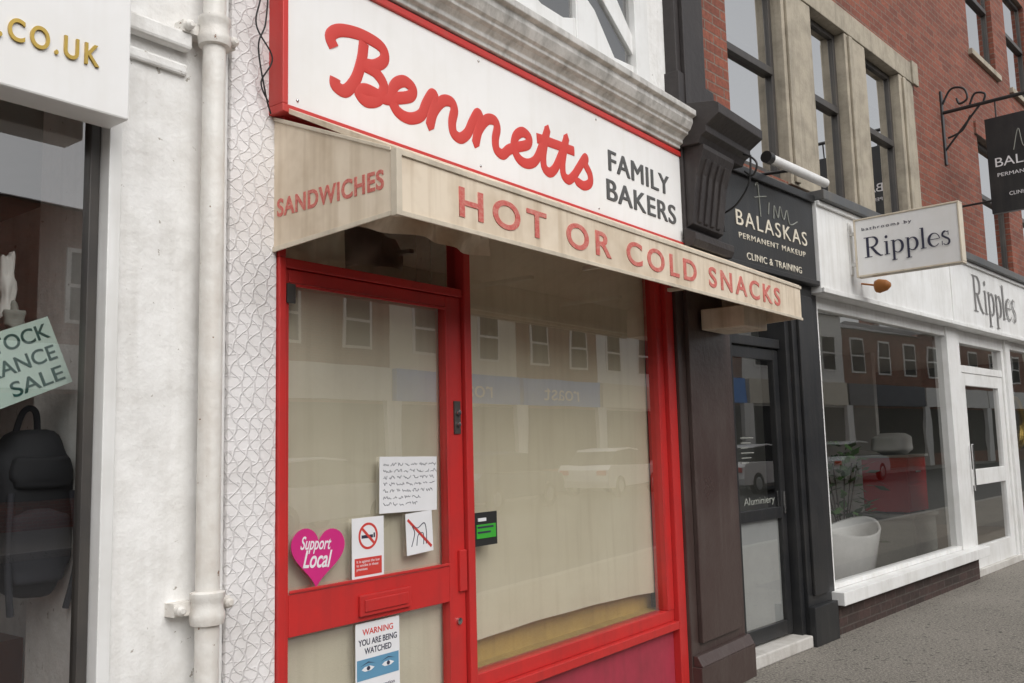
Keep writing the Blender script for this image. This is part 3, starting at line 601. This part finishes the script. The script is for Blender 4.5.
def plant(name,c,h,n,seed):
    e=empty(name,c);rnd=random.Random(seed);mb=MB();mb.lathe([(0.0,0),(.13,0),(.17,.3),(.18,.32),(.15,.31),(.0,.28)],(0,0,0),'terracotta',16);mb.build('pot',e,smooth=True)
    mb=MB()
    for i in range(n):
        a=rnd.uniform(0,6.28);r=rnd.uniform(.0,.36);z=.3+rnd.random()*h;c0=Vector((r*math.cos(a),r*math.sin(a),z));d=Vector((math.cos(a),math.sin(a),rnd.uniform(-.6,.8))).normalized();L=rnd.uniform(.08,.2);w=d.cross(Vector((rnd.random()-.5,rnd.random()-.5,1))).normalized()*L*.28
        mb.poly([c0,c0+d*L*.5+w,c0+d*L,c0+d*L*.5-w],'green_leaf')
    for i in range(6):
        a=i*1.05;mb.tube((0,0,.25),(.2*math.cos(a),.2*math.sin(a),.3+h*.8),.008,'bark',6)
    mb.build('leaves',e,recalc=False);return e
plant('potted_plant',loc2(4.3,1.15,.15),1.1,200,1);plant('potted_plant',loc2(3.0,1.6,.15),.9,140,2)
gr=empty('ring_mirror',loc2(8.15,.3,1.75),-BEND);bpy.ops.mesh.primitive_torus_add(major_radius=.33,minor_radius=.03,major_segments=48,minor_segments=10,rotation=(math.pi/2,0,0));o=bpy.context.object;o.name='ring_frame';o.parent=gr;o.data.materials.append(MATS['gold'])
mb=MB();mb.lathe([(0.001,0),(.31,0)],(0,0.01,0),'chrome',40,'y');mb.tube((0,0,.34),(0,0,.97),.006,'chrome',8);mb.build('mirror_disc',gr)

# serif lettering
def ribbon_letters(strokes,m,name,parent,sc,loc,rot,dy=.004):
    mb=MB();q=0
    for pts,w in strokes:
        q+=1;P=[Vector((p[0],p[1])) for p in pts];n=len(P)
        ws=list(w) if isinstance(w,list) else [w]*n
        while len(ws)<n:ws.append(ws[-1])
        L=[];Rr=[]
        for i in range(n):
            d=(P[min(i+1,n-1)]-P[max(i-1,0)]).normalized();nn=Vector((-d.y,d.x));L.append(P[i]+nn*ws[i]/2);Rr.append(P[i]-nn*ws[i]/2)
        yy=-dy-.0004*q
        for i in range(n-1):
            a,b,c,d=L[i]*sc,L[i+1]*sc,Rr[i+1]*sc,Rr[i]*sc
            mb.poly([(a.x,yy,a.y),(d.x,yy,d.y),(c.x,yy,c.y),(b.x,yy,b.y)],m)
    ob=mb.build(name,parent,recalc=False);ob.location=loc;ob.rotation_euler=rot;return ob
def arc(cx,cy,rx,ry,a0,a1,n=14):return [(cx+rx*math.cos(math.radians(a0+(a1-a0)*i/n)),cy+ry*math.sin(math.radians(a0+(a1-a0)*i/n))) for i in range(n+1)]
def aw_(n,lo,hi):return [lo+(hi-lo)*math.sin(math.pi*i/n) for i in range(n+1)]
def ripples():
    S=[];T=.13;h=.035
    S+= [([(.2,0),(.2,1)],T),([(.03,.015),(.4,.015)],h),([(.03,.985),(.45,.985)],h),([(.25,.98)]+arc(.42,.74,.25,.24,90,-90)+[(.25,.5)],[.04]+aw_(14,.04,.13)+[.04]),([(.38,.5),(.62,.16),(.8,.015),(.92,.015)],[.12,.12,.07,.03])]
    x=1.0
    def i_(x):return [([(x+.12,0),(x+.12,.66)],T*.85),([(x,.015),(x+.26,.015)],h),([(x,.645),(x+.13,.645)],h),(arc(x+.12,.87,.04,.04,0,360,10),.07)]
    def p_(x):return [([(x+.12,-.32),(x+.12,.66)],T*.85),([(x,-.305),(x+.26,-.305)],h),([(x,.645),(x+.13,.645)],h),(arc(x+.32,.33,.22,.30,140,-140,20),[.04+.09*max(0,math.cos(math.radians(140-14*i)))for i in range(21)])]
    def l_(x):return [([(x+.12,0),(x+.12,1)],T*.85),([(x,.015),(x+.26,.015)],h),([(x,.985),(x+.13,.985)],h)]
    def e_(x):return [([(x+.06,.36),(x+.5,.36)],h),(arc(x+.3,.33,.24,.31,5,320,24),[.04+.09*max(0,-math.cos(math.radians(5+13.1*i)))for i in range(25)])]
    def s_(x):return [(arc(x+.2,.5,.13,.15,40,200,12)+[(x+.2,.36)]+arc(x+.22,.17,.14,.155,60,-150,14),[.04]*4+[.09]*19+[.04]*6),([(x+.33,.46),(x+.33,.66)],h),([(x+.045,.02),(x+.045,.22)],h)]
    for fn,w in ((i_,.33),(p_,.68),(p_,.68),(l_,.33),(e_,.60),(s_,.42)):S+=fn(x);x+=w
    return S,x
RS,RW=ripples()
fr=empty('showroom_fascia_sign',(BX,0,0),-BEND)
ribbon_letters(RS,'ripples_grey','lettering',fr,1.66/RW,(5.12,-.131,2.95),(0,0,0))
fr2=empty('projecting_sign',(*loc2(1.86,0,0)[:2],0),-BEND)
mb=MB();mb.box(-.04,.04,-1.0,-.20,2.93,3.39,'sign_white')
for a in ((-.046,.046,-1.015,-.185,3.39,3.405),(-.046,.046,-1.015,-.185,2.915,2.93),(-.046,.046,-.20,-.185,2.93,3.39),(-.046,.046,-1.015,-1.0,2.93,3.39)):mb.box(*a,'awning_trim')
mb.box(-.012,.012,-.185,0.0,3.28,3.31,Wm);mb.box(-.012,.012,-.185,0.0,3.02,3.05,Wm);mb.box(-.03,.03,-.14,-.13,2.95,3.40,Wm);mb.build('panel',fr2,.004)
ribbon_letters(RS,'ink','lettering',fr2,.68/RW,(-.04,-.26,3.07),(0,0,-math.pi/2),.002)
text('small_text','bathrooms by',(-.042,-.25,3.30),1,'ink',fr2,width=.40,height=.026,extrude=.001,rot=(math.pi/2,0,-math.pi/2),spacing=1.3)
oc=empty('fascia_ochre_object',(*loc2(2.05,0,0)[:2],0),-BEND);mb=MB();mb.lathe([(0,.0),(.05,.0),(.06,-.03),(.045,-.09),(.02,-.12),(0,-.12)],(0,-.25,2.86),'ochre',16,'y');mb.tube((0,-.13,2.9),(0,-.25,2.87),.008,'ochre',8);mb.build('ochre_cone',oc,smooth=True)  # unidentified ochre object by the fascia, guessed as a small cone; emits nothing
hs=empty('hanging_sign',(*loc2(5.0,0,0)[:2],0),-BEND)
mb=MB();mb.box(-.035,.035,-1.30,-.44,3.95,5.0,'black_paint');mb.tube((0,0,5.20),(0,-1.45,5.20),.02,'black_paint');mb.tube((0,0,4.75),(0,-.40,5.19),.012,'black_paint');mb.box(-.03,.03,-.02,0,4.6,5.45,'black_paint')
for y in (-.55,-1.2):mb.tube((0,y,5.0),(0,y,5.2),.008,'black_paint')
mb.tube((0,-.0,4.1),(0,-.44,4.1),.012,'black_paint');mb.build('panel_and_bracket',hs,.003)
curve('scroll',[[(0,-.02,5.3),(0,-.12,5.45),(0,-.25,5.42),(0,-.28,5.3),(0,-.2,5.26),(0,-.17,5.33)],[(0,-.3,5.22),(0,-.36,5.33),(0,-.46,5.3),(0,-.44,5.22)],[(0,-.05,4.9),(0,-.2,4.95),(0,-.3,5.1)]],.012,'black_paint',hs)
text('text_name','BALASKAS',(-.037,-.50,4.45),1,'paper',hs,width=.74,height=.10,extrude=.001,rot=(math.pi/2,0,-math.pi/2))
text('text_sub','PERMANENT MAKEUP',(-.037,-.52,4.34),1,'paper',hs,width=.68,height=.04,extrude=.001,rot=(math.pi/2,0,-math.pi/2))
text('text_bottom','CLINIC & TRAINING',(-.037,-.62,4.12),1,'paper',hs,width=.5,height=.04,extrude=.001,rot=(math.pi/2,0,-math.pi/2))
curve('flourish',[[(-.038,-.7,4.6),(-.038,-.76,4.82),(-.038,-.8,4.62),(-.038,-.92,4.72),(-.038,-.98,4.6),(-.038,-1.08,4.66)]],.005,'room_grey',hs)
nx=empty('next_shop',(BX,0,0),-BEND);mb=MB();mb.box(10.62,26,-.12,.3,2.74,3.5,'opp_cream');mb.box(10.62,26,-.02,.2,G,.5,'black_paint');mb.box(10.62,26,.15,.2,.5,2.74,'dark_room')
for xx in (10.65,14.2,18,22,25.7):mb.box(xx,xx+.3,-.1,.2,G,2.74,'opp_white')
mb.build('shopfront',nx);mb=MB();mb.poly([(10.62,.05,.5),(26,.05,.5),(26,.05,2.74),(10.62,.05,2.74)],'shop_glass');mb.build('glass',nx,recalc=False)

# ------------------------------------------------------------------ opposite side of the street
rnd=random.Random(11)
def terrace(name,x0,w,h,wallm,fascm,seed):
    e=empty(name);mb=MB();y=-17.5
    mb.box(x0,x0+w,y-8,y,0,h,wallm);mb.prof([(y+.2,h),(y-4,h+1.2),(y-8.2,h)],x0,x0+w,'roof_slate')
    mb.box(x0+.1,x0+w-.1,y,y+.18,3.1,4.1,fascm);mb.box(x0+.3,x0+w-.3,y,y+.03,.7,3.0,'dark_room');
    mb.box(x0,x0+.3,y,y+.2,.1,3.1,'opp_white');mb.box(x0+w-.3,x0+w,y,y+.2,.1,3.1,'opp_white')
    n=max(2,int(w/2.2))
    for fl in range(int((h-4.2)//2.4)):
        for i in range(n):
            cx=x0+w*(i+.5)/n;z=4.7+fl*2.5
            mb.box(cx-.6,cx+.6,y,y+.04,z-.08,z+1.6,'opp_white');mb.box(cx-.5,cx+.5,y+.04,y+.05,z,z+.72,'dark_room');mb.box(cx-.5,cx+.5,y+.04,y+.05,z+.8,z+1.5,'dark_room')
    mb.box(x0+w*.3,x0+w*.3+.9,y-4.5,y-3.7,h+.8,h+2.2,wallm)
    mb.build('structure',e)
    if fascm=='blue_fascia':text('fascia_text','roast',(x0+w-1.6,y+.19,3.3),1,'paper',e,width=2.4,height=.6,rot=(math.pi/2,0,math.pi))
    return e
x=-28;i=0
pal=['brick_opp','opp_cream','brick_opp','opp_white','brick_opp','brick_red']
fpal=['opp_white','black_paint','red_lacquer','opp_cream','car_dark','opp_white']
while x<110:
    w=rnd.choice([5.5,6.5,8]);h=rnd.choice([6.7,6.9,7.2])
    if 62<x<75:h=9.2
    if 34<x<40:h=4.6
    terrace('terraced_shop',x,w,h,pal[i%6],'blue_fascia' if 20<x<28 else fpal[i%6],i)
    x+=w+.01;i+=1
def car(name,loc,rz,m):
    e=empty(name,loc,rz);mb=MB()
    low=[(-2.1,.35),(-2.15,.6),(-2.05,.85),(-1.2,.95),(1.9,.98),(2.1,.85),(2.15,.5),(2.1,.3)]
    mb.prof(low,-.88,.88,m)
    mb.prof([(-1.25,.96),(-.55,1.40),(.2,1.47),(1.1,1.42),(1.75,.99)],-.72,.72,'rubber')
    mb.prof([(-.6,1.41),(-.5,1.45),(.2,1.51),(1.05,1.46),(1.2,1.40)],-.70,.70,m)
    for yy in (-1.3,1.3):
        for xx in (-.9,.72):
            mb.tube((xx,yy,.33),(xx+.18,yy,.33),.33,'rubber',20);mb.tube((xx-.006,yy,.33),(xx+.186,yy,.33),.2,'chrome',12)
    for xx in (-.8,.5):mb.box(xx,xx+.3,-2.17,-2.1,.62,.75,'porcelain');mb.box(xx,xx+.3,2.1,2.17,.68,.82,'sticker_red')
    mb.build('body',e,.03);return e
for xx,m in [(12,'car_silver'),(19,'car_dark'),(26,'car_white'),(33,'car_silver'),(-6,'car_dark'),(3,'car_white')]:
    yy=-11.3-(max(0,xx-BX))*math.tan(BEND)
    car('parked_car',(xx,yy,-.03),math.pi/2-(BEND if xx>BX else 0),m)

# ------------------------------------------------------------------ light, world, camera
SAZ,SEL=198,42
w=bpy.data.worlds.new('World');sc.world=w;w.use_nodes=True;nt=w.node_tree
bg=nt.nodes['Background'];sky=nt.nodes.new('ShaderNodeTexSky');sky.sky_type='NISHITA';sky.sun_disc=False
sky.sun_elevation=math.radians(SEL);sky.sun_rotation=math.radians(SAZ);sky.air_density=1;sky.dust_density=3
hs_=nt.nodes.new('ShaderNodeHueSaturation');hs_.inputs['Saturation'].default_value=.12
nt.links.new(sky.outputs[0],hs_.inputs['Color']);nt.links.new(hs_.outputs[0],bg.inputs[0]);bg.inputs[1].default_value=.15
sd=bpy.data.lights.new('sun','SUN');sd.energy=1.5;sd.angle=math.radians(60);sd.color=(1,.97,.93);so=bpy.data.objects.new('sun',sd);col.objects.link(so)
az=math.radians(SAZ);el=math.radians(SEL);dirv=Vector((math.sin(az)*math.cos(el),math.cos(az)*math.cos(el),math.sin(el)))
so.rotation_euler=dirv.to_track_quat('Z','Y').to_euler()
yaw,pitch,roll=[math.radians(a) for a in (37.39,6.57,-1.46)]
F=Vector((math.cos(yaw)*math.cos(pitch),math.sin(yaw)*math.cos(pitch),math.sin(pitch)));Rv=F.cross(Vector((0,0,1))).normalized();U=Rv.cross(F)
R2=Rv*math.cos(roll)+U*math.sin(roll);U2=-Rv*math.sin(roll)+U*math.cos(roll)
cd=bpy.data.cameras.new('camera');cam=bpy.data.objects.new('camera',cd);col.objects.link(cam)
M=Matrix((R2,U2,-F)).transposed().to_4x4();M.translation=Vector((0,-2.6,1.6));cam.matrix_world=M
cd.sensor_width=36;cd.lens=911/1024*36;cd.clip_end=1500;cd.clip_start=.05;sc.camera=cam
sc.view_settings.view_transform='Standard';sc.view_settings.look='None';sc.view_settings.exposure=0
